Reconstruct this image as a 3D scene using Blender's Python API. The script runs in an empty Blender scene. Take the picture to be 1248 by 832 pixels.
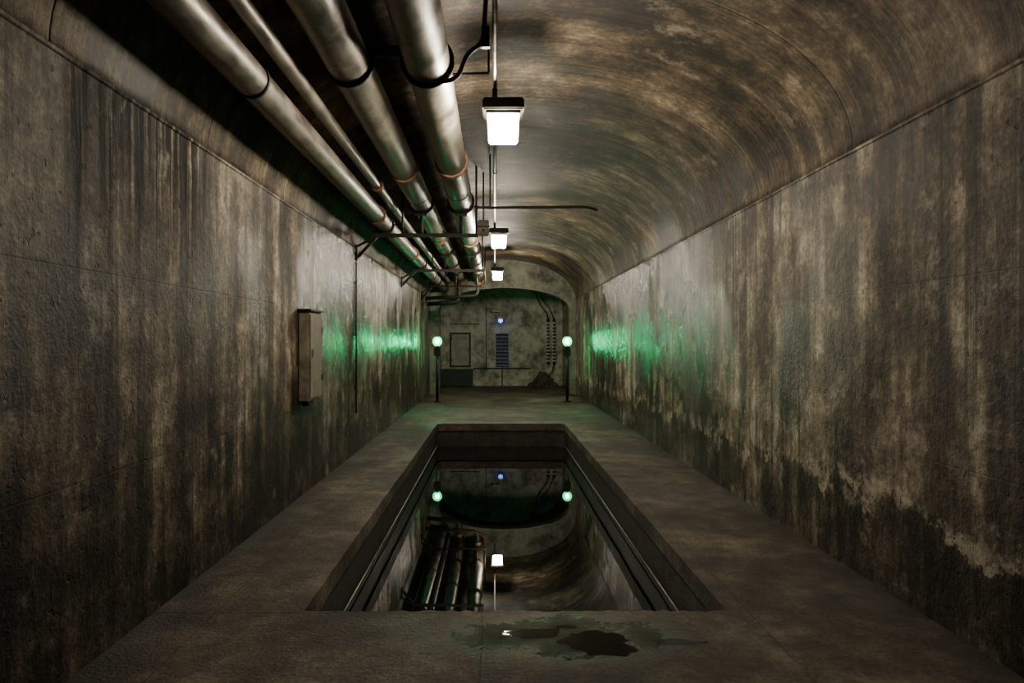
import bpy, bmesh, math, random
from mathutils import Vector, Matrix
random.seed(7)
scene = bpy.context.scene
XL, XR = -1.90, 2.37
XC = (XL+XR)/2; A = (XR-XL)/2
SPR, APEX = 2.78, 3.95
Y0, YP, YE = -4.0, 20.0, 23.9
WATER = -0.42

# ------------------------------------------------------------ node helpers
class NT:
    def __init__(s, name):
        s.mat = bpy.data.materials.new(name); s.mat.use_nodes = True
        s.t = s.mat.node_tree; s.t.nodes.clear()
        s.out = s.t.nodes.new('ShaderNodeOutputMaterial')
        s.b = s.t.nodes.new('ShaderNodeBsdfPrincipled')
        s.t.links.new(s.b.outputs[0], s.out.inputs[0])
        s.tc = s.t.nodes.new('ShaderNodeTexCoord').outputs['Object']
    def put(s, sock, v):
        if hasattr(v, 'is_linked') or isinstance(v, bpy.types.NodeSocket): s.t.links.new(v, sock)
        else: sock.default_value = v
    def m(s, op, a, b=0.0, c=0.0, clamp=False):
        n = s.t.nodes.new('ShaderNodeMath'); n.operation = op; n.use_clamp = clamp
        s.put(n.inputs[0], a); s.put(n.inputs[1], b); s.put(n.inputs[2], c)
        return n.outputs[0]
    def map(s, scale=(1,1,1), loc=(0,0,0), vec=None):
        n = s.t.nodes.new('ShaderNodeMapping')
        s.put(n.inputs['Vector'], vec or s.tc)
        n.inputs['Scale'].default_value = scale; n.inputs['Location'].default_value = loc
        return n.outputs[0]
    def noise(s, scale=1, detail=6, rough=.6, ms=(1,1,1), loc=(0,0,0), vec=None, dist=0):
        n = s.t.nodes.new('ShaderNodeTexNoise')
        s.put(n.inputs['Vector'], s.map(ms, loc, vec))
        n.inputs['Scale'].default_value = scale; n.inputs['Detail'].default_value = detail
        n.inputs['Roughness'].default_value = rough; n.inputs['Distortion'].default_value = dist
        return n.outputs['Fac']
    def ss(s, v, a, b, o0=0.0, o1=1.0):
        n = s.t.nodes.new('ShaderNodeMapRange'); n.interpolation_type = 'SMOOTHSTEP'
        s.put(n.inputs[0], v); n.inputs[1].default_value = a; n.inputs[2].default_value = b
        n.inputs[3].default_value = o0; n.inputs[4].default_value = o1
        return n.outputs[0]
    def ramp(s, v, stops):
        n = s.t.nodes.new('ShaderNodeValToRGB'); s.put(n.inputs[0], v)
        e = n.color_ramp.elements
        while len(e) < len(stops): e.new(0.5)
        for i, (p, c) in enumerate(stops):
            e[i].position = p; e[i].color = (*c, 1)
        return n.outputs[0]
    def mix(s, f, a, b, mode='MIX'):
        n = s.t.nodes.new('ShaderNodeMix'); n.data_type = 'RGBA'; n.blend_type = mode
        s.put(n.inputs[0], f)
        for i, v in ((6, a), (7, b)):
            if isinstance(v, tuple): v = (*v, 1) if len(v) == 3 else v
            s.put(n.inputs[i], v)
        return n.outputs[2]
    def xyz(s):
        n = s.t.nodes.new('ShaderNodeSeparateXYZ'); s.put(n.inputs[0], s.tc); return n.outputs
    def comb(s, x, y, z):
        n = s.t.nodes.new('ShaderNodeCombineXYZ')
        s.put(n.inputs[0], x); s.put(n.inputs[1], y); s.put(n.inputs[2], z); return n.outputs[0]
    def brick(s, vec, w, h, mortar, off=0.0):
        n = s.t.nodes.new('ShaderNodeTexBrick'); s.put(n.inputs['Vector'], vec)
        n.offset = off; n.squash = 1
        n.inputs['Scale'].default_value = 1; n.inputs['Brick Width'].default_value = w
        n.inputs['Row Height'].default_value = h; n.inputs['Mortar Size'].default_value = mortar
        n.inputs['Mortar Smooth'].default_value = .3
        return n.outputs['Fac']
    def bump(s, h, strength=.5, dist=.02, normal=None):
        n = s.t.nodes.new('ShaderNodeBump'); n.inputs['Strength'].default_value = strength
        n.inputs['Distance'].default_value = dist; s.put(n.inputs['Height'], h)
        if normal: s.put(n.inputs['Normal'], normal)
        return n.outputs[0]
    def fin(s, col=None, rough=None, metal=None, normal=None, spec=None):
        if col is not None:
            if isinstance(col, tuple): col = (*col, 1)
            s.put(s.b.inputs['Base Color'], col)
        if rough is not None: s.put(s.b.inputs['Roughness'], rough)
        if metal is not None: s.put(s.b.inputs['Metallic'], metal)
        if normal is not None: s.put(s.b.inputs['Normal'], normal)
        if spec is not None: s.put(s.b.inputs['Specular IOR Level'], spec)
        return s.mat

CR = [(0.24,(.007,.005,.0035)),(0.38,(.028,.021,.014)),(0.50,(.088,.068,.045)),(0.61,(.205,.165,.115)),(0.75,(.48,.42,.325))]

def wall_mat(name, side):
    n = NT(name); x, y, z = n.xyz()
    o = 0 if side == 'L' else 31.7
    large = n.noise(.75, 6, .62, loc=(o, o, 0), dist=.4)
    med = n.noise(3.2, 8, .72, loc=(o, 3, 1))
    streak = n.noise(1, 6, .68, ms=(1, 3.8, .42), loc=(o, 5, 2))
    thin = n.noise(1, 4, .6, ms=(1, 15, .22), loc=(o, 9, 3))
    fine = n.noise(26, 6, .7)
    v = n.m('MULTIPLY', large, .30)
    v = n.m('MULTIPLY_ADD', streak, .29, v)
    v = n.m('MULTIPLY_ADD', med, .27, v)
    v = n.m('MULTIPLY_ADD', fine, .14, v)
    v = n.m('MULTIPLY_ADD', v, 2.9, -.93)
    hz = n.m('MULTIPLY_ADD', n.m('SUBTRACT', n.noise(2.2, 7, .7, loc=(o+4, 0, 0)), .5), 1.0, z)
    damp_shade = n.ss(hz, .40, .70, 1, 0) if side == 'R' else n.ss(hz, .15, 1.5, 1, 0)  # damp wall foot; also paints in the dark lower corners, most on the left
    v = n.m('MULTIPLY_ADD', damp_shade, -.10 if side == 'R' else -.15, v)
    col = n.ramp(v, CR)
    if side == 'R':
        band = n.m('MULTIPLY', n.ss(hz, .46, .51), n.ss(hz, .53, .66, 1, 0))
        band = n.m('MULTIPLY', band, n.ss(med, .46, .56))
        col = n.mix(n.m('MULTIPLY', band, .75), col, (.50, .43, .32))
    eff = n.ss(n.noise(2.6, 9, .75, loc=(o+20, 2, 7)), .56, .68)
    col = n.mix(n.m('MULTIPLY', eff, .5), col, (.40, .36, .28))
    dr = n.m('MULTIPLY', n.ss(thin, .50, .62), n.ss(n.noise(.9, 3, .5, loc=(o, 12, 5)), .38, .56))
    col = n.mix(n.m('MULTIPLY', dr, .72), col, (.012, .010, .0075))
    wet = n.ss(n.noise(.55, 4, .6, ms=(1, 1, .6), loc=(o+3, 1, 0)), .42, .56)
    wet = n.m('MULTIPLY', wet, n.ss(y, 3.5, 7, .3, 1))
    far = n.m('MULTIPLY', n.ss(y, 6.5, 9.5), n.ss(n.noise(1.0, 5, .6, ms=(1, .8, .7), loc=(o, 4, 4)), .38, .52))
    wet = n.m('MAXIMUM', wet, n.m('MULTIPLY', far, 1.12))
    spec = n.ss(y, 4, 8, .28, .55)
    if side == 'L':
        zone = n.m('MULTIPLY', n.ss(y, 2.95, 3.08), n.ss(y, 4.2, 4.9, 1, 0))
        wob = n.m('MULTIPLY_ADD', n.noise(3, 4, .6), .06, y)
        drip = n.noise(1, 4, .7, vec=n.comb(0, n.m('MULTIPLY', wob, 17), n.m('MULTIPLY', z, .3)))
        lim = n.m('MULTIPLY_ADD', n.noise(1, 3, .6, ms=(1, 7, .05), loc=(0, 7, 0)), 2.6, z)
        zone = n.m('MULTIPLY', zone, n.ss(lim, 2.9, 3.9))
        dd = n.m('MULTIPLY', zone, n.ss(drip, .40, .52))
        dd = n.m('MULTIPLY', dd, n.ss(n.noise(9, 5, .7, ms=(1, 1, .4)), .28, .46, .3, 1))
        # soaked patch where the water enters under the vault
        soak = n.m('MULTIPLY', n.ss(y, 2.98, 3.1), n.ss(y, 3.25, 3.5, 1, 0))
        soak = n.m('MULTIPLY', soak, n.ss(n.m('MULTIPLY_ADD', med, .9, z), 2.75, 3.1))
        dd = n.m('MAXIMUM', dd, n.m('MULTIPLY', soak, .8))
        col = n.mix(n.m('MULTIPLY', dd, .96), col, (.003, .0025, .002))
        wet = n.m('MULTIPLY', wet, n.m('SUBTRACT', 1.0, dd))
        spec = n.m('MULTIPLY', n.m('MULTIPLY_ADD', dd, -.6, 1.0), spec)
    pit = n.ss(n.noise(17, 4, .55, loc=(o, 0, 9)), .64, .70)
    col = n.mix(n.m('MULTIPLY', pit, .6), col, (.018, .014, .010))
    seam = n.brick(n.comb(n.m('ADD', y, 1.14 if side == 'R' else .5), n.m('ADD', z, .12), 0), 3.0, .98, .005)
    seam = n.m('MULTIPLY', seam, n.ss(large, .42, .6, 1, .2))
    col = n.mix(n.m('MULTIPLY', seam, .3), col, (.02, .016, .011))
    rough = n.m('MULTIPLY_ADD', wet, -.42, n.m('MULTIPLY_ADD', med, .30, .50), clamp=True)
    h = n.m('MULTIPLY_ADD', med, .9, n.m('MULTIPLY', fine, .45))
    h = n.m('MULTIPLY_ADD', streak, .5, h)
    h = n.m('MULTIPLY_ADD', pit, -.35, h)
    h = n.m('MULTIPLY_ADD', seam, -.2, h)
    return n.fin(col, rough, 0, n.bump(h, .8, .024), spec)

def vault_mat():
    n = NT('concrete_vault'); x, y, z = n.xyz()
    large = n.noise(.7, 6, .62, loc=(3, 0, 0), dist=.3)
    ring = n.noise(1, 6, .65, ms=(.45, 5, .45))
    ring2 = n.noise(1, 4, .6, ms=(.35, 22, .35), loc=(0, 4, 0))
    med = n.noise(3.4, 8, .74)
    fine = n.noise(24, 6, .7)
    v = n.m('MULTIPLY', large, .36)
    v = n.m('MULTIPLY_ADD', ring, .16, v)
    v = n.m('MULTIPLY_ADD', med, .28, v)
    v = n.m('MULTIPLY_ADD', ring2, .08, v)
    v = n.m('MULTIPLY_ADD', fine, .12, v)
    v = n.m('MULTIPLY_ADD', v, 2.5, -.79)
    col = n.ramp(v, CR)
    col = n.mix(.35, col, (1.0, .84, .62), 'MULTIPLY')
    eff = n.ss(n.noise(1.7, 8, .75, loc=(8, 2, 7)), .57, .68)
    col = n.mix(n.m('MULTIPLY', eff, .4), col, (.38, .33, .25))
    pp = n.m('PINGPONG', n.m('ADD', y, .3), .8)
    seam = n.ss(pp, 0, .012, 1, 0)
    col = n.mix(n.m('MULTIPLY', seam, .5), col, (.02, .016, .011))
    wet = n.ss(n.noise(.5, 4, .6, loc=(1, 6, 0)), .45, .6)
    rough = n.m('MULTIPLY_ADD', wet, -.18, n.m('MULTIPLY_ADD', med, .35, .52), clamp=True)
    h = n.m('MULTIPLY_ADD', med, .8, n.m('MULTIPLY', fine, .4))
    h = n.m('MULTIPLY_ADD', ring2, .5, h)
    h = n.m('MULTIPLY_ADD', seam, -.7, h)
    return n.fin(col, rough, 0, n.bump(h, .7, .02), .3)

def floor_mat():
    n = NT('concrete_floor'); x, y, z = n.xyz()
    large = n.noise(.9, 6, .65, loc=(3, 0, 5)); med = n.noise(4.2, 8, .7); fine = n.noise(40, 6, .7)
    v = n.m('MULTIPLY', large, .4); v = n.m('MULTIPLY_ADD', med, .38, v); v = n.m('MULTIPLY_ADD', fine, .22, v)
    v = n.m('MULTIPLY_ADD', v, 2.6, -.82)
    col = n.ramp(v, [(.28, (.022, .016, .0105)), (.45, (.068, .050, .033)), (.58, (.13, .099, .068)), (.75, (.25, .20, .145))])
    seam = n.brick(n.comb(n.m('ADD', x, 3.05), n.m('ADD', y, 2.18), 0), 1.49, 2.98, .007)
    seam = n.m('MULTIPLY', seam, n.ss(large, .4, .6, 1, .3))
    col = n.mix(n.m('MULTIPLY', seam, .6), col, (.014, .011, .008))
    dx = n.m('MULTIPLY', n.m('SUBTRACT', x, .32), 1.0); dy = n.m('MULTIPLY', n.m('SUBTRACT', y, 3.5), 2.0)
    d = n.m('SQRT', n.m('ADD', n.m('MULTIPLY', dx, dx), n.m('MULTIPLY', dy, dy)))
    d = n.m('MULTIPLY_ADD', n.m('SUBTRACT', med, .5), 1.1, d)
    wet = n.ss(d, .30, .80, 1, 0)
    wet2 = n.ss(n.noise(.8, 5, .6, loc=(9, 3, 0)), .50, .62, 0, .5)
    wet = n.m('MAXIMUM', wet, wet2)
    col = n.mix(n.m('MULTIPLY', wet, .55), col, (.018, .014, .010))
    # darker along the foot of both walls, edge broken by noise
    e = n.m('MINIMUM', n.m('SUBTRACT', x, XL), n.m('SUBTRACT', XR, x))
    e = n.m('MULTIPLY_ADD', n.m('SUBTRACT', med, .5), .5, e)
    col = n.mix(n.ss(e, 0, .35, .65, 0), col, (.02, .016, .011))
    rough = n.m('MULTIPLY_ADD', wet, -.48, n.m('MULTIPLY_ADD', med, .3, .50), clamp=True)
    h = n.m('MULTIPLY_ADD', med, .8, n.m('MULTIPLY', fine, .9)); h = n.m('MULTIPLY_ADD', seam, -.8, h)
    return n.fin(col, rough, 0, n.bump(h, 1.0, .024), .45)

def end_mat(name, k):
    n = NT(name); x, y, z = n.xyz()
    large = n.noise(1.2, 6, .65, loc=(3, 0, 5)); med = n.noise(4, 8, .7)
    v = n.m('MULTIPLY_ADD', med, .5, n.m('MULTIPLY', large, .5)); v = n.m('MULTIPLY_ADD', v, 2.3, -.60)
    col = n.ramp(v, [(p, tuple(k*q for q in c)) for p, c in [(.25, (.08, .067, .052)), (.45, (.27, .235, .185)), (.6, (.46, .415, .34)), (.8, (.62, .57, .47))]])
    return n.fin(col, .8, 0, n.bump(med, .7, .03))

def pit_mat():
    n = NT('pit_concrete'); x, y, z = n.xyz()
    med = n.noise(5, 8, .7); fine = n.noise(60, 4, .7)
    v = n.m('MULTIPLY_ADD', med, .7, n.m('MULTIPLY', fine, .3))
    col = n.ramp(v, [(.3, (.008, .006, .0045)), (.5, (.028, .022, .015)), (.7, (.08, .064, .046))])
    return n.fin(col, .55, 0, n.bump(n.m('ADD', med, fine), .8, .02))

def simple(name, c1, c2, scale=8, rough=(.4, .7), metal=0., ms=(1,1,1), bump=.2):
    n = NT(name)
    f = n.noise(scale, 6, .65, ms=ms)
    col = n.ramp(f, [(.35, c1), (.65, c2)])
    return n.fin(col, n.ss(f, .3, .7, rough[0], rough[1]), metal, n.bump(f, bump, .01))

def pipe_mat():
    n = NT('galvanised_pipe')
    f = n.noise(6, 6, .68, ms=(1, .6, 1)); g = n.noise(2.2, 7, .7, loc=(4, 1, 0))
    col = n.ramp(f, [(.33, (.065, .052, .038)), (.66, (.30, .26, .205))])
    col = n.mix(n.ss(g, .50, .66, 0, .7), col, (.055, .036, .022))
    return n.fin(col, n.ss(f, .3, .7, .32, .60), .5, n.bump(f, .3, .01))

def emis(name, col, strength):
    n = NT(name)
    n.b.inputs['Emission Color'].default_value = (*col, 1)
    n.b.inputs['Emission Strength'].default_value = strength
    return n.fin((.8, .8, .8), .4)

def glass_lens(name, tint, col, strength, fac):
    n = NT(name)
    tr = n.t.nodes.new('ShaderNodeBsdfTransparent'); tr.inputs[0].default_value = (*tint, 1)
    em = n.t.nodes.new('ShaderNodeEmission'); em.inputs[0].default_value = (*col, 1); em.inputs[1].default_value = strength
    mx = n.t.nodes.new('ShaderNodeMixShader'); mx.inputs[0].default_value = fac
    n.t.links.new(tr.outputs[0], mx.inputs[1]); n.t.links.new(em.outputs[0], mx.inputs[2]); n.t.links.new(mx.outputs[0], n.out.inputs[0])
    n.t.nodes.remove(n.b)
    return n.mat

M = {}
M['wl'] = wall_mat('concrete_wall_l', 'L'); M['wr'] = wall_mat('concrete_wall_r', 'R')
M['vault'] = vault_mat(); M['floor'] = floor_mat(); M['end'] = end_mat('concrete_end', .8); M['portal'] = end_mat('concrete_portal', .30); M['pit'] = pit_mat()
M['pipe'] = pipe_mat()
M['rust'] = simple('rusty_coupling', (.10, .042, .020), (.30, .15, .07), 20, (.5, .8), .25, bump=.5)
M['dark'] = simple('dark_iron', (.010, .008, .006), (.04, .032, .024), 12, (.45, .7), .5)
M['conduit'] = simple('conduit_steel', (.14, .12, .10), (.34, .31, .27), 10, (.3, .5), .8)
M['grey'] = simple('painted_box', (.12, .10, .072), (.25, .215, .16), 9, (.5, .8), .1)
M['panel'] = simple('painted_panel', (.20, .175, .135), (.34, .31, .25), 4, (.5, .8), .0)
M['blue'] = simple('blue_steel', (.12, .13, .22), (.28, .32, .48), 6, (.4, .6), .2)
M['teal'] = simple('teal_and_recess', (.002, .005, .006), (.004, .011, .012), 6, (.5, .7), .0)  # near-black: recess darkness painted onto the end box; signal poles share it
M['porc'] = simple('porcelain', (.35, .33, .28), (.6, .57, .5), 6, (.3, .5), .0)
M['rubble'] = simple('rubble', (.02, .016, .012), (.08, .065, .05), 6, (.7, .9), .0)
M['lamp'] = emis('lamp_diffuser', (1, .90, .73), 300)
M['lamp_fill'] = emis('lamp_diffuser_fill', (1, .86, .66), 7)  # weak fill emission for the added lamp behind the camera
M['bulb'] = emis('green_bulb', (0, 1.0, .50), 620)
M['green'] = glass_lens('green_glass', (0, 1, .62), (0, 1, .38), 6.0, .55)
M['bluelens'] = emis('blue_lens', (.12, .20, 1.0), 4)
n = NT('dark_water')
n.b.inputs['IOR'].default_value = 1.75
rip = n.noise(1.6, 3, .5)
M['water'] = n.fin((.003, .0035, .003), .008, 0, n.bump(rip, .04, .01), .5)
n = NT('puddle_water'); n.b.inputs['IOR'].default_value = 1.33
M['puddle'] = n.fin((.006, .005, .004), .03, 0, n.bump(n.noise(16, 4, .6), .10, .01), .5)

# ------------------------------------------------------------ mesh helpers
class B:
    def __init__(s, name, mats):
        s.bm = bmesh.new(); s.name = name; s.mats = mats
    def box(s, lo, hi, mi=0, bev=0):
        c = [(lo[i]+hi[i])/2 for i in range(3)]; d = [abs(hi[i]-lo[i]) for i in range(3)]
        t = bmesh.new()
        bmesh.ops.create_cube(t, size=1, matrix=Matrix.Translation(c) @ Matrix.Diagonal((*d, 1)))
        if bev: bmesh.ops.bevel(t, geom=t.edges[:], offset=bev, segments=2, affect='EDGES')
        s.merge(t, mi)
    def merge(s, t, mi=0):
        for f in t.faces: f.material_index = mi
        me = bpy.data.meshes.new('tmp'); t.to_mesh(me); t.free(); s.bm.from_mesh(me); bpy.data.meshes.remove(me)
    def tube(s, pts, r, mi=0, seg=14, caps=True):
        pts = [Vector(p) for p in pts]; rs = r if isinstance(r, (list, tuple)) else [r]*len(pts)
        rings = []; up = None
        for i, p in enumerate(pts):
            a = pts[max(i-1, 0)]; b = pts[min(i+1, len(pts)-1)]
            t = (b-a).normalized()
            if up is None:
                up = Vector((0, 0, 1)) if abs(t.z) < .9 else Vector((1, 0, 0))
            u = (up - t*up.dot(t)).normalized(); up = u; w = t.cross(u)
            rings.append([s.bm.verts.new(p + (u*math.cos(k*2*math.pi/seg)+w*math.sin(k*2*math.pi/seg))*rs[i]) for k in range(seg)])
        for i in range(len(rings)-1):
            for k in range(seg):
                f = s.bm.faces.new((rings[i][k], rings[i][(k+1)%seg], rings[i+1][(k+1)%seg], rings[i+1][k]))
                f.material_index = mi; f.smooth = True
        if caps:
            for rg in (rings[0], rings[-1]):
                f = s.bm.faces.new(rg); f.material_index = mi
    def collar(s, x, y, z, r, w, mi, bolts=0):
        s.tube([(x, y-w/2, z), (x, y-w/2+.004, z), (x, y+w/2-.004, z), (x, y+w/2, z)], [r*.97, r, r, r*.97], mi, 24)
        for k in range(bolts):
            a = k*2*math.pi/bolts
            s.tube([(x+math.cos(a)*(r-.012), y-w/2-.014, z+math.sin(a)*(r-.012)), (x+math.cos(a)*(r-.012), y+w/2+.014, z+math.sin(a)*(r-.012))], .009, mi, 6)
    def sphere(s, c, r, mi=0, sc=(1,1,1), seg=20):
        t = bmesh.new()
        bmesh.ops.create_uvsphere(t, u_segments=seg, v_segments=seg//2, radius=r, matrix=Matrix.Translation(c) @ Matrix.Diagonal((*sc, 1)))
        for f in t.faces: f.smooth = True
        s.merge(t, mi)
    def done(s, normals=True):
        if normals: bmesh.ops.recalc_face_normals(s.bm, faces=s.bm.faces[:])
        me = bpy.data.meshes.new(s.name); s.bm.to_mesh(me); s.bm.free()
        for m in s.mats: me.materials.append(m)
        o = bpy.data.objects.new(s.name, me); scene.collection.objects.link(o); return o

def bend(pts, rad=.15, n=6):
    pts = [Vector(p) for p in pts]; out = [pts[0]]
    for i in range(1, len(pts)-1):
        p = pts[i]; a = (pts[i-1]-p); b = (pts[i+1]-p)
        r = min(rad, a.length*.49, b.length*.49)
        s, e = p+a.normalized()*r, p+b.normalized()*r
        for k in range(n+1):
            t = k/n; out.append(s*(1-t)**2 + p*2*t*(1-t) + e*t*t)
    out.append(pts[-1]); return out

def ceil_z(x, apex=APEX, spr=SPR):
    u = max(-1, min(1, (x-XC)/A)); return spr+(apex-spr)*math.sqrt(1-u*u)-.004

# ------------------------------------------------------------ room shell
b = B('wall_left', [M['wl']]); b.box((XL-.4, Y0, -.3), (XL, YE+.3, SPR)); b.done()
b = B('wall_right', [M['wr']]); b.box((XR, Y0, -.3), (XR+.4, YE+.3, SPR)); b.done()

def vault():
    b = B('ceiling', [M['vault']]); N = 56; bm = b.bm
    ys = [Y0 + (YE+.3-Y0)*i/40 for i in range(41)]
    rows = []
    for y in ys:
        inn = []
        for k in range(N+1):
            a = math.pi*k/N
            inn.append(bm.verts.new((XC-A*math.cos(a), y, SPR+(APEX-SPR)*math.sin(a))))
        out = []
        for k in range(N+1):
            a = math.pi*k/N
            out.append(bm.verts.new((XC-(A+.4)*math.cos(a), y, SPR+(APEX-SPR+.4)*math.sin(a))))
        rows.append((inn, out))
    for i in range(40):
        for j in (0, 1):
            for k in range(N):
                f = bm.faces.new((rows[i][j][k], rows[i][j][k+1], rows[i+1][j][k+1], rows[i+1][j][k])); f.smooth = True
        for k in (0, N):
            bm.faces.new((rows[i][0][k], rows[i][1][k], rows[i+1][1][k], rows[i+1][0][k]))
    for i in (0, 40):
        for k in range(N):
            bm.faces.new((rows[i][0][k], rows[i][0][k+1], rows[i][1][k+1], rows[i][1][k]))
    b.done()
vault()
b = B('trim_1', [M['wl']]); b.box((XL, Y0, SPR-.022), (XL+.010, YP, SPR), 0, .003); b.done()
b = B('trim_2', [M['wr']]); b.box((XR-.010, Y0, SPR-.022), (XR, YP, SPR), 0, .003); b.done()

b = B('wall_back', [M['end']]); b.box((XL, YE, 0), (XR, YE+.3, APEX)); b.done()
b = B('wall_front', [M['end']]); b.box((XL, Y0-.3, -.3), (XR, Y0, APEX)); b.done()

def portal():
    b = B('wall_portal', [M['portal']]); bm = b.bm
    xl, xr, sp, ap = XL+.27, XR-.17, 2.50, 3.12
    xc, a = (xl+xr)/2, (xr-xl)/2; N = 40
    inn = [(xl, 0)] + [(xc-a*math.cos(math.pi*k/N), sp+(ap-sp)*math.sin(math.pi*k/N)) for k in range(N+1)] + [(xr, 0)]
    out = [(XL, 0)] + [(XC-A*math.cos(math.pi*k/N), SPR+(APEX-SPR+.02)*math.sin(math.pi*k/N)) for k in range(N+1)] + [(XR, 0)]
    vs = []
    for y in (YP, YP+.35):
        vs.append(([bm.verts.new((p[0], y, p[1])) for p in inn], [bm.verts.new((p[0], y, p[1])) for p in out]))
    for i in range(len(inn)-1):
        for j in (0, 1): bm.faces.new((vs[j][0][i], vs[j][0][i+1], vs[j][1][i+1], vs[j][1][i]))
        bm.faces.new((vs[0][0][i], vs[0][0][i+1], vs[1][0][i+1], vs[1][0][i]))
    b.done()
portal()

# ------------------------------------------------------------ floor with pit
PX0, PX1, PY0, PY1, CH = -1.07, 1.30, 3.82, 12.7, .16
def outline(n_near=60):
    pts = []
    for i in range(n_near+1):
        t = i/n_near; j = 0 if i in (0, n_near) else random.uniform(-.018, .012)
        pts.append((PX0+(PX1-PX0)*t, PY0+j))
    for i in range(1, 40):
        pts.append((PX1+random.uniform(-.004, .004), PY0+(PY1-CH-PY0)*i/40))
    for k in range(7):
        a = math.pi/2*k/6; pts.append((PX1-CH+CH*math.cos(a), PY1-CH+CH*math.sin(a)))
    for k in range(7):
        a = math.pi/2+math.pi/2*k/6; pts.append((PX0+CH+CH*math.cos(a), PY1-CH+CH*math.sin(a)))
    for i in range(39, 0, -1):
        pts.append((PX0+random.uniform(-.004, .004), PY0+(PY1-CH-PY0)*i/40))
    return pts
OUT = outline()
def floor():
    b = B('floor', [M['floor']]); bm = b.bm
    def ring(z, pts): return [bm.verts.new((p[0], p[1], z)) for p in pts]
    top = ring(0, OUT)
    outer = [bm.verts.new(p) for p in ((XL, Y0, 0), (XR, Y0, 0), (XR, YE, 0), (XL, YE, 0))]
    ed = [bm.edges.new((top[i], top[(i+1) % len(top)])) for i in range(len(top))]
    eo = [bm.edges.new((outer[i], outer[(i+1) % 4])) for i in range(4)]
    bmesh.ops.triangle_fill(bm, edges=ed+eo, use_beauty=True)
    low = [bm.verts.new((p[0], p[1], -.13)) for p in OUT]
    for i in range(len(top)):
        j = (i+1) % len(top); bm.faces.new((top[i], top[j], low[j], low[i]))
    bmesh.ops.recalc_face_normals(bm, faces=bm.faces[:])
    o = b.done(False)
    if sum(p.normal.z*p.area for p in o.data.polygons) < 0: o.data.flip_normals()
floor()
def pit():
    b = B('pit_basin', [M['pit'], M['conduit']]); bm = b.bm
    g = .012
    def off(p, g): return (p[0]+(g if p[0] > (PX0+PX1)/2 else -g), p[1]+(g if p[1] > 8 else -g))
    r0 = [bm.verts.new((*p, -.13)) for p in OUT]
    r1 = [bm.verts.new((*off(p, g), -.13)) for p in OUT]
    r2 = [bm.verts.new((*off(p, g), -1.0)) for p in OUT]
    for ra, rb in ((r0, r1), (r1, r2)):
        for i in range(len(ra)):
            j = (i+1) % len(ra); bm.faces.new((ra[i], ra[j], rb[j], rb[i]))
    bm.faces.new(r2)
    for x in (PX0+.012, PX1-.012):
        b.tube([(x, PY0+.05, WATER+.035), (x, PY1-.2, WATER+.035)], .007, 1, 8)
    b.done()
pit()
b = B('pit_water', [M['water']])
b.bm.faces.new([b.bm.verts.new((p[0], p[1], WATER)) for p in OUT]); o = b.done()
if o.data.polygons[0].normal.z < 0: o.data.flip_normals()

def puddle(cx, cy, rx, ry, seed):
    rnd = random.Random(seed); b = B('puddle', [M['puddle']]); N = 80
    ph = [rnd.uniform(0, 6.28) for _ in range(6)]
    vs = []
    for k in range(N):
        a = 2*math.pi*k/N
        q = 1+.12*math.sin(2*a+ph[0])+.10*math.sin(3*a+ph[1])+.08*math.sin(5*a+ph[2])+.06*math.sin(9*a+ph[3])+.04*math.sin(15*a+ph[4])
        vs.append(b.bm.verts.new((cx+rx*q*math.cos(a), cy+ry*q*math.sin(a), .0012)))
    b.bm.faces.new(vs)
    o = b.done()
    if o.data.polygons[0].normal.z < 0: o.data.flip_normals()
puddle(.20, 3.52, .13, .065, 1)
puddle(.52, 3.41, .18, .13, 5)
puddle(.92, 3.42, .13, .035, 9)
puddle(.38, 3.60, .05, .02, 12)

# ------------------------------------------------------------ pipes
PA = (-1.50, 3.12, .105); PB = (-1.005, 3.43, .150); PC = (-.462, 3.43, .156); PD = (-1.33, 3.28, .05)
HY = [4.67, 9.3, 13.8, 17.6]
def pipe(x, z, r, collars, bands=()):
    b = B('steam_pipe', [M['pipe'], M['rust'], M['dark']])
    b.tube([Vector((x, Y0+.02+(YP-.03-Y0)*i/30, z)) for i in range(31)], r, 0, 32)
    for y in collars: b.collar(x, y, z, r+.022, .08, 1, 10)
    for y in bands: b.collar(x, y, z, r+.010, .035, 2)
    for y in [c+1.25 for c in collars]: b.collar(x, y, z, r+.006, .025, 0)
    b.collar(x, YP-.04, z, r+.06, .05, 1, 8)
    b.done()
pipe(*PA, [8.6, 12.3, 16.2], [4.2]+HY[1:])
pipe(*PB, [7.5, 12.2, 16.0], HY)
pipe(*PC, [7.25, 12.5, 15.6], HY)
pipe(*PD, [7.7])
b = B('branch_pipe', [M['dark'], M['rust']])
b.tube(bend([(PC[0], 18.6, 3.27), (PC[0], 18.6, 2.80), (XL+.01, 18.6, 2.72)], .15), .05, 0, 14)
b.tube(bend([(PB[0], 19.2, 3.28), (PB[0], 19.2, 2.66), (XL+.01, 19.2, 2.60)], .15), .06, 0, 14)
b.tube([(PC[0], 18.6, 3.1), (PC[0], 18.6, 3.16)], .08, 1, 14); b.tube([(PB[0], 19.2, 3.05), (PB[0], 19.2, 3.12)], .085, 1, 14)
b.done()

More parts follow.
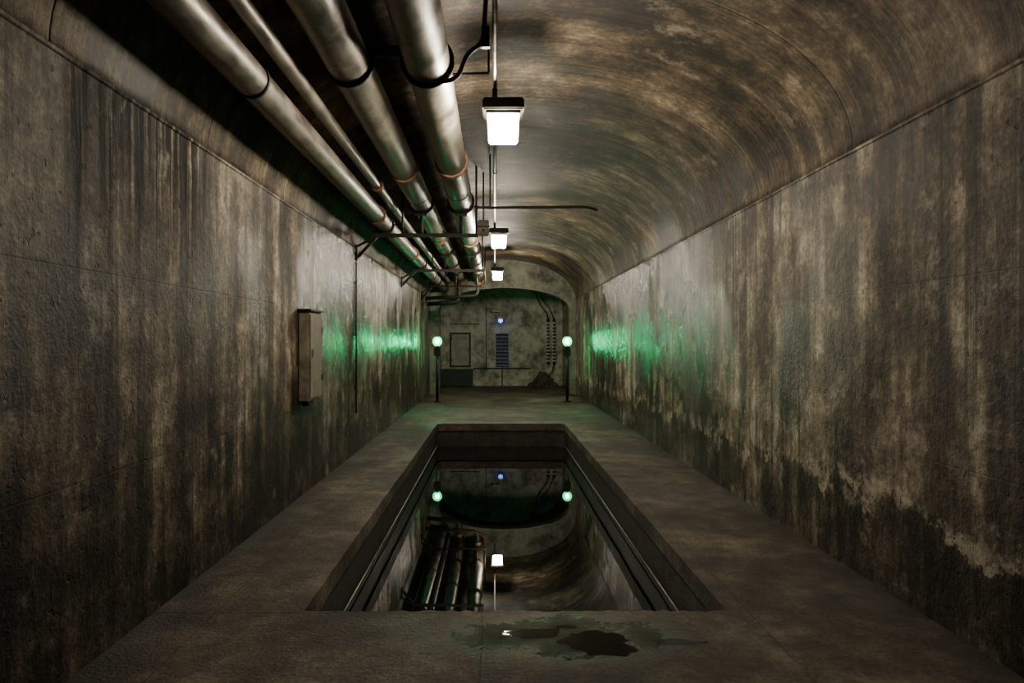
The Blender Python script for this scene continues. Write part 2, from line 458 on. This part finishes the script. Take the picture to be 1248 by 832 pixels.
def hanger(y, wide):
    b = B('pipe_hanger', [M['dark']])
    for (x, z, r) in (PB, PC) + ((PA,) if wide else ()):
        ring = [(x+math.cos(a)*(r+.016), y, z+math.sin(a)*(r+.016)) for a in [k*2*math.pi/28 for k in range(29)]]
        b.tube(ring, .016, 0, 6)
        zt = ceil_z(x)
        b.tube([(x, y, z+r), (x, y, zt)], .014, 0, 8)
        b.box((x-.05, y-.05, zt-.05), (x+.05, y+.05, zt-.01), 0)
    if wide:
        x0 = XL+.002; zb = PA[1]-PA[2]
        b.box((PA[0]-.16, y-.022, zb-.07), (PC[0]+.24, y+.022, zb-.02))
        b.box((x0, y-.03, 2.62), (x0+.03, y+.03, 2.84))
        b.tube(bend([(x0+.01, y, 2.66), (PA[0]-.1, y, zb-.05)], .1), .022, 0, 8)
        b.tube([(x0+.02, y, 2.82), (PA[0]-.1, y, zb-.04)], .016, 0, 8)
        for xx in (PC[0]+.21, -1.26): b.tube([(xx, y, zb-.04), (xx, y, ceil_z(xx))], .014, 0, 8)
        for (x, z, r) in (PB, PC):
            b.tube([(x, y, zb-.03), (x, y, z-r)], .022, 0, 10); b.box((x-.08, y-.035, z-r-.04), (x+.08, y+.035, z-r-.015))
    else:
        b.box((PB[0]+PB[2], y-.022, 3.46), (PC[0]-PC[2]+.01, y+.022, 3.53))
        b.tube(bend([(PC[0]+.08, y-.1, 3.25), (PC[0]+.21, y-.1, 3.27), (PC[0]+.28, y-.1, 3.45), (-.08, y-.1, 3.51), (-.05, y-.1, ceil_z(0))], .1), .016, 0, 8)
        b.box((-.09, y-.12, 3.48), (-.035, y-.08, 3.62))
    b.done()
for i, y in enumerate(HY): hanger(y, i > 0)

b = B('cross_rod', [M['dark']])
b.tube(bend([(-.26, 8.75, 3.26), (-.2, 8.75, 3.24), (1.18, 8.75, 3.25), (1.32, 8.75, 3.21)], .1), .018, 0, 8)
b.tube([(-.06, 8.75, 3.24), (-.06, 8.75, ceil_z(-.06)-.01)], .01, 0, 8); b.done()
b = B('cross_rod', [M['dark']])
b.tube([(-.72, 5.6, 3.70), (-.05, 5.6, 3.72)], .010, 0, 8); b.tube([(-.05, 5.6, 3.72), (-.05, 5.6, ceil_z(-.05)-.01)], .009, 0, 8)
b.done()

b = B('junction_box', [M['grey'], M['dark']])
b.box((-.24, 9.5, 3.02), (-.08, 9.7, 3.22), 0, .012); b.box((-.25, 9.48, 3.12), (-.07, 9.51, 3.135), 1)
b.tube([(-.16, 9.6, 3.22), (-.16, 9.6, ceil_z(-.16)-.02)], .012, 1, 8)
b.tube([(-.16, 9.5, 3.07), (-.16, 9.47, 3.07)], .02, 1, 10); b.done()

# ------------------------------------------------------------ conduit + lamps
CZ = 3.56
b = B('ceiling_conduit', [M['conduit'], M['dark']])
b.tube([(0, Y0+.01, CZ), (0, YP-.01, CZ)], .018, 0, 10)
for y in [3.2, 8.2, 14.2, 19]:
    b.collar(0, y, CZ, .026, .03, 1); b.tube([(0, y, CZ), (0, y, ceil_z(0))], .006, 1, 6)
b.done()
def lamp(y, mat):
    x = .068; b = B('ceiling_lamp', [M['dark'], M[mat], M['conduit']])
    b.box((x-.165, y-.14, 3.345), (x+.165, y+.14, 3.44), 0, .012)
    b.box((x-.135, y-.105, 3.325), (x+.135, y+.105, 3.345), 0)
    t = bmesh.new()
    r = bmesh.ops.create_cube(t, size=1, matrix=Matrix.Translation((x, y, 3.225)) @ Matrix.Diagonal((.25, .18, .20, 1)))
    for v in t.verts:
        if v.co.z < 3.2: v.co.x = x+(v.co.x-x)*.93; v.co.y = y+(v.co.y-y)*.93
    bmesh.ops.bevel(t, geom=t.edges[:], offset=.012, segments=2, affect='EDGES')
    b.merge(t, 1)
    b.box((-.02, y-.03, 3.44), (.02, y+.03, CZ-.014), 0)
    b.box((-.03, y-.05, 3.435), (.10, y+.05, 3.455), 0)
    b.tube([(0, y, CZ+.015), (0, y, ceil_z(0))], .010, 0, 8)
    b.done()
for y in (5.5, 11.6, 17.5): lamp(y, 'lamp')
lamp(-.9, 'lamp_fill')  # unseen fill lamp, added behind the camera to brighten the near walls

# ------------------------------------------------------------ left wall box
b = B('wall_electrical_box', [M['grey'], M['dark'], M['conduit']])
b.box((XL+.001, 6.56, .93), (XL+.11, 7.02, 1.82), 0, .014)
b.box((XL+.11, 6.58, .96), (XL+.122, 7.00, 1.78), 0, .005)
b.box((XL+.001, 6.54, 1.81), (XL+.135, 7.04, 1.83), 1, .004)
b.box((XL+.02, 6.62, .885), (XL+.09, 6.80, .93), 1, .01)
for z in (1.12, 1.6): b.box((XL+.11, 6.98, z), (XL+.13, 7.03, z+.06), 1)
b.box((XL+.122, 6.62, 1.36), (XL+.14, 6.65, 1.44), 2)
b.done()
b = B('wall_conduit', [M['dark']])
b.tube([(XL+.018, 9.25, .55), (XL+.018, 9.25, 2.60)], .012, 0, 8)
for z in (.9, 1.6, 2.3): b.box((XL+.001, 9.21, z), (XL+.034, 9.29, z+.03))
b.done()

# ------------------------------------------------------------ green signals
def signal(x, y):
    b = B('green_signal_lamp', [M['dark'], M['green'], M['teal'], M['bulb']])
    b.tube([(x, y, 0), (x, y, .03)], .10, 0, 20); b.tube([(x, y, .03), (x, y, 1.33)], .038, 2, 14)
    b.box((x-.085, y-.06, 1.17), (x+.085, y+.06, 1.38), 0, .015)
    b.tube([(x, y, 1.36), (x, y, 1.43)], .062, 0, 16)
    b.sphere((x, y, 1.545), .12, 1, (1, 1, 1.05), 28)
    b.sphere((x, y, 1.545), .05, 3, (1, 1, 1.2), 16)
    b.tube([(x, y, 1.43), (x, y, 1.49)], .016, 0, 10)
    b.tube([(x, y, 1.662), (x, y, 1.68), (x, y, 1.70)], [.085, .07, .02], 0, 14)
    b.done()
signal(-1.46, 17.3); signal(1.84, 17.3)

# ------------------------------------------------------------ end wall fittings
F = YE-.002
def hatch(name, x0, x1, z0, z1, fm, pm):
    b = B(name, [fm, pm, M['dark']])
    w = .06
    b.box((x0, F-.05, z0), (x0+w, F, z1), 0); b.box((x1-w, F-.05, z0), (x1, F, z1), 0)
    b.box((x0+w, F-.05, z1-w), (x1-w, F, z1), 0); b.box((x0+w, F-.05, z0), (x1-w, F, z0+w), 0)
    b.box((x0+w, F-.02, z0+w), (x1-w, F, z1-w), 1)
    b.tube([(x1-w-.05, F-.05, (z0+z1)/2-.06), (x1-w-.05, F-.05, (z0+z1)/2+.06)], .012, 2, 8)
    for z in (z0+.2, z1-.25): b.box((x0+w-.01, F-.06, z), (x0+w+.03, F-.02, z+.08), 2)
    b.done()
hatch('wall_hatch', -1.58, -.84, .66, 1.87, M['dark'], M['panel'])
b = B('louvre_vent', [M['blue'], M['dark']])
b.box((0, F-.06, .66), (.04, F, 1.87), 0); b.box((.48, F-.06, .66), (.52, F, 1.87), 0)
b.box((.04, F-.06, 1.83), (.48, F, 1.87), 0); b.box((.04, F-.012, .66), (.48, F, 1.83), 1)
for k in range(9):
    z = .72+k*.125
    t = bmesh.new(); bmesh.ops.create_cube(t, size=1, matrix=Matrix.Translation((.26, F-.045, z)) @ Matrix.Rotation(.6, 4, 'X') @ Matrix.Diagonal((.44, .085, .03, 1)))
    b.merge(t, 0)
b.done()
b = B('dark_recess_block', [M['teal'], M['dark']])  # box coloured near-black to stand in for a dark doorway recess
b.box((XL+.01, F-.55, 0.03), (-.76, F-.02, .54), 0, .01); b.box((XL+.005, F-.57, .54), (-.74, F-.01, .60), 0, .012)
b.box((XL+.05, F-.5, 0), (-.8, F-.05, .04), 1); b.box((-1.4, F-.585, .46), (-1.28, F-.56, .56), 1)
for x in (-1.7, -.95): b.box((x, F-.58, .5), (x+.05, F-.55, .6), 1)
b.done()
b = B('wall_cable_tray', [M['dark']])
b.box((-.74, F-.05, .60), (1.25, F, .635)); b.tube([(.26, F-.03, 0), (.26, F-.03, .66)], .02, 0, 8)
b.tube([(-.3, F-.03, .62), (-.3, F-.03, 2.9)], .012, 0, 8)
b.box((-1.55, F-.03, 2.15), (-.5, F, 2.18)); b.done()
b = B('blue_lamp', [M['porc'], M['bluelens'], M['dark']])
b.tube(bend([(-.12, F, 2.62), (-.12, F-.22, 2.62), (.2, F-.28, 2.60), (.2, F-.3, 2.42)], .07), .022, 0, 10)
b.tube([(.2, F-.3, 2.44), (.2, F-.3, 2.40), (.2, F-.3, 2.33)], [.05, .11, .13], 0, 20)
b.sphere((.2, F-.31, 2.28), .08, 1); b.tube([(-.12, F-.03, 2.62), (-.12, F, 2.62)], .06, 2, 14); b.done()
b = B('insulator_stack', [M['porc'], M['dark']])
for x in (1.86, 2.07):
    b.tube([(x, F-.12, .75), (x, F-.12, 2.35)], .035, 1, 10)
    for k in range(12):
        z = .85+k*.12
        b.tube([(x, F-.12, z), (x, F-.12, z+.03), (x, F-.12, z+.06)], [.055, .085, .05], 0, 14)
    for z in (.8, 2.28): b.box((x-.05, F-.13, z), (x+.05, F, z+.05), 1)
b.tube([(1.4, F-.03, 3.5), (1.48, F-.04, 3.1), (1.62, F-.06, 2.8), (1.82, F-.10, 2.55), (1.86, F-.12, 2.33)], .02, 1, 8)
b.tube([(1.55, F-.03, 3.45), (1.68, F-.04, 3.0), (1.90, F-.06, 2.75), (2.07, F-.12, 2.33)], .016, 1, 8)
b.tube([(2.07, F-.12, .8), (2.0, F-.14, .5), (1.8, F-.14, .3)], .018, 1, 8)
b.done()
def rubble():
    b = B('rubble_pile', [M['rubble'], M['portal']]); rnd = random.Random(3)
    for k in range(70):
        u = rnd.uniform(0, 1)**.7; a = rnd.uniform(0, 6.28)
        x = 1.66+.48*u*math.cos(a); y = F-.36+.28*u*math.sin(a); h = max(.04, .62*(1-u)*rnd.uniform(.3, 1)); s = rnd.uniform(.05, .13)
        t = bmesh.new(); bmesh.ops.create_icosphere(t, subdivisions=1, radius=s)
        for v in t.verts: v.co = v.co*rnd.uniform(.7, 1.15); v.co += Vector((x, y, h*.9)); v.co.z = max(0, v.co.z); v.co.y = min(F-.01, v.co.y)
        b.merge(t, 1 if rnd.random() < .2 else 0)
    t = bmesh.new(); bmesh.ops.create_cone(t, segments=18, radius1=.5, radius2=.1, depth=.5, cap_ends=True, matrix=Matrix.Translation((1.66, F-.32, .25)) @ Matrix.Diagonal((1, .6, 1, 1)))
    b.merge(t, 0); b.done()
rubble()

# ------------------------------------------------------------ world + camera
w = bpy.data.worlds.new('world'); scene.world = w; w.use_nodes = True
w.node_tree.nodes['Background'].inputs[0].default_value = (0, 0, 0, 1)
w.node_tree.nodes['Background'].inputs[1].default_value = .0
cam = bpy.data.cameras.new('camera'); co = bpy.data.objects.new('camera', cam); scene.collection.objects.link(co)
co.location = (0, 0, 1.5); co.rotation_euler = (math.pi/2, 0, 0)
cam.sensor_width = 36; cam.lens = 830/1248*36; cam.shift_x = 21/1248; cam.shift_y = 2/1248
cam.clip_start = .05; cam.clip_end = 100
scene.camera = co
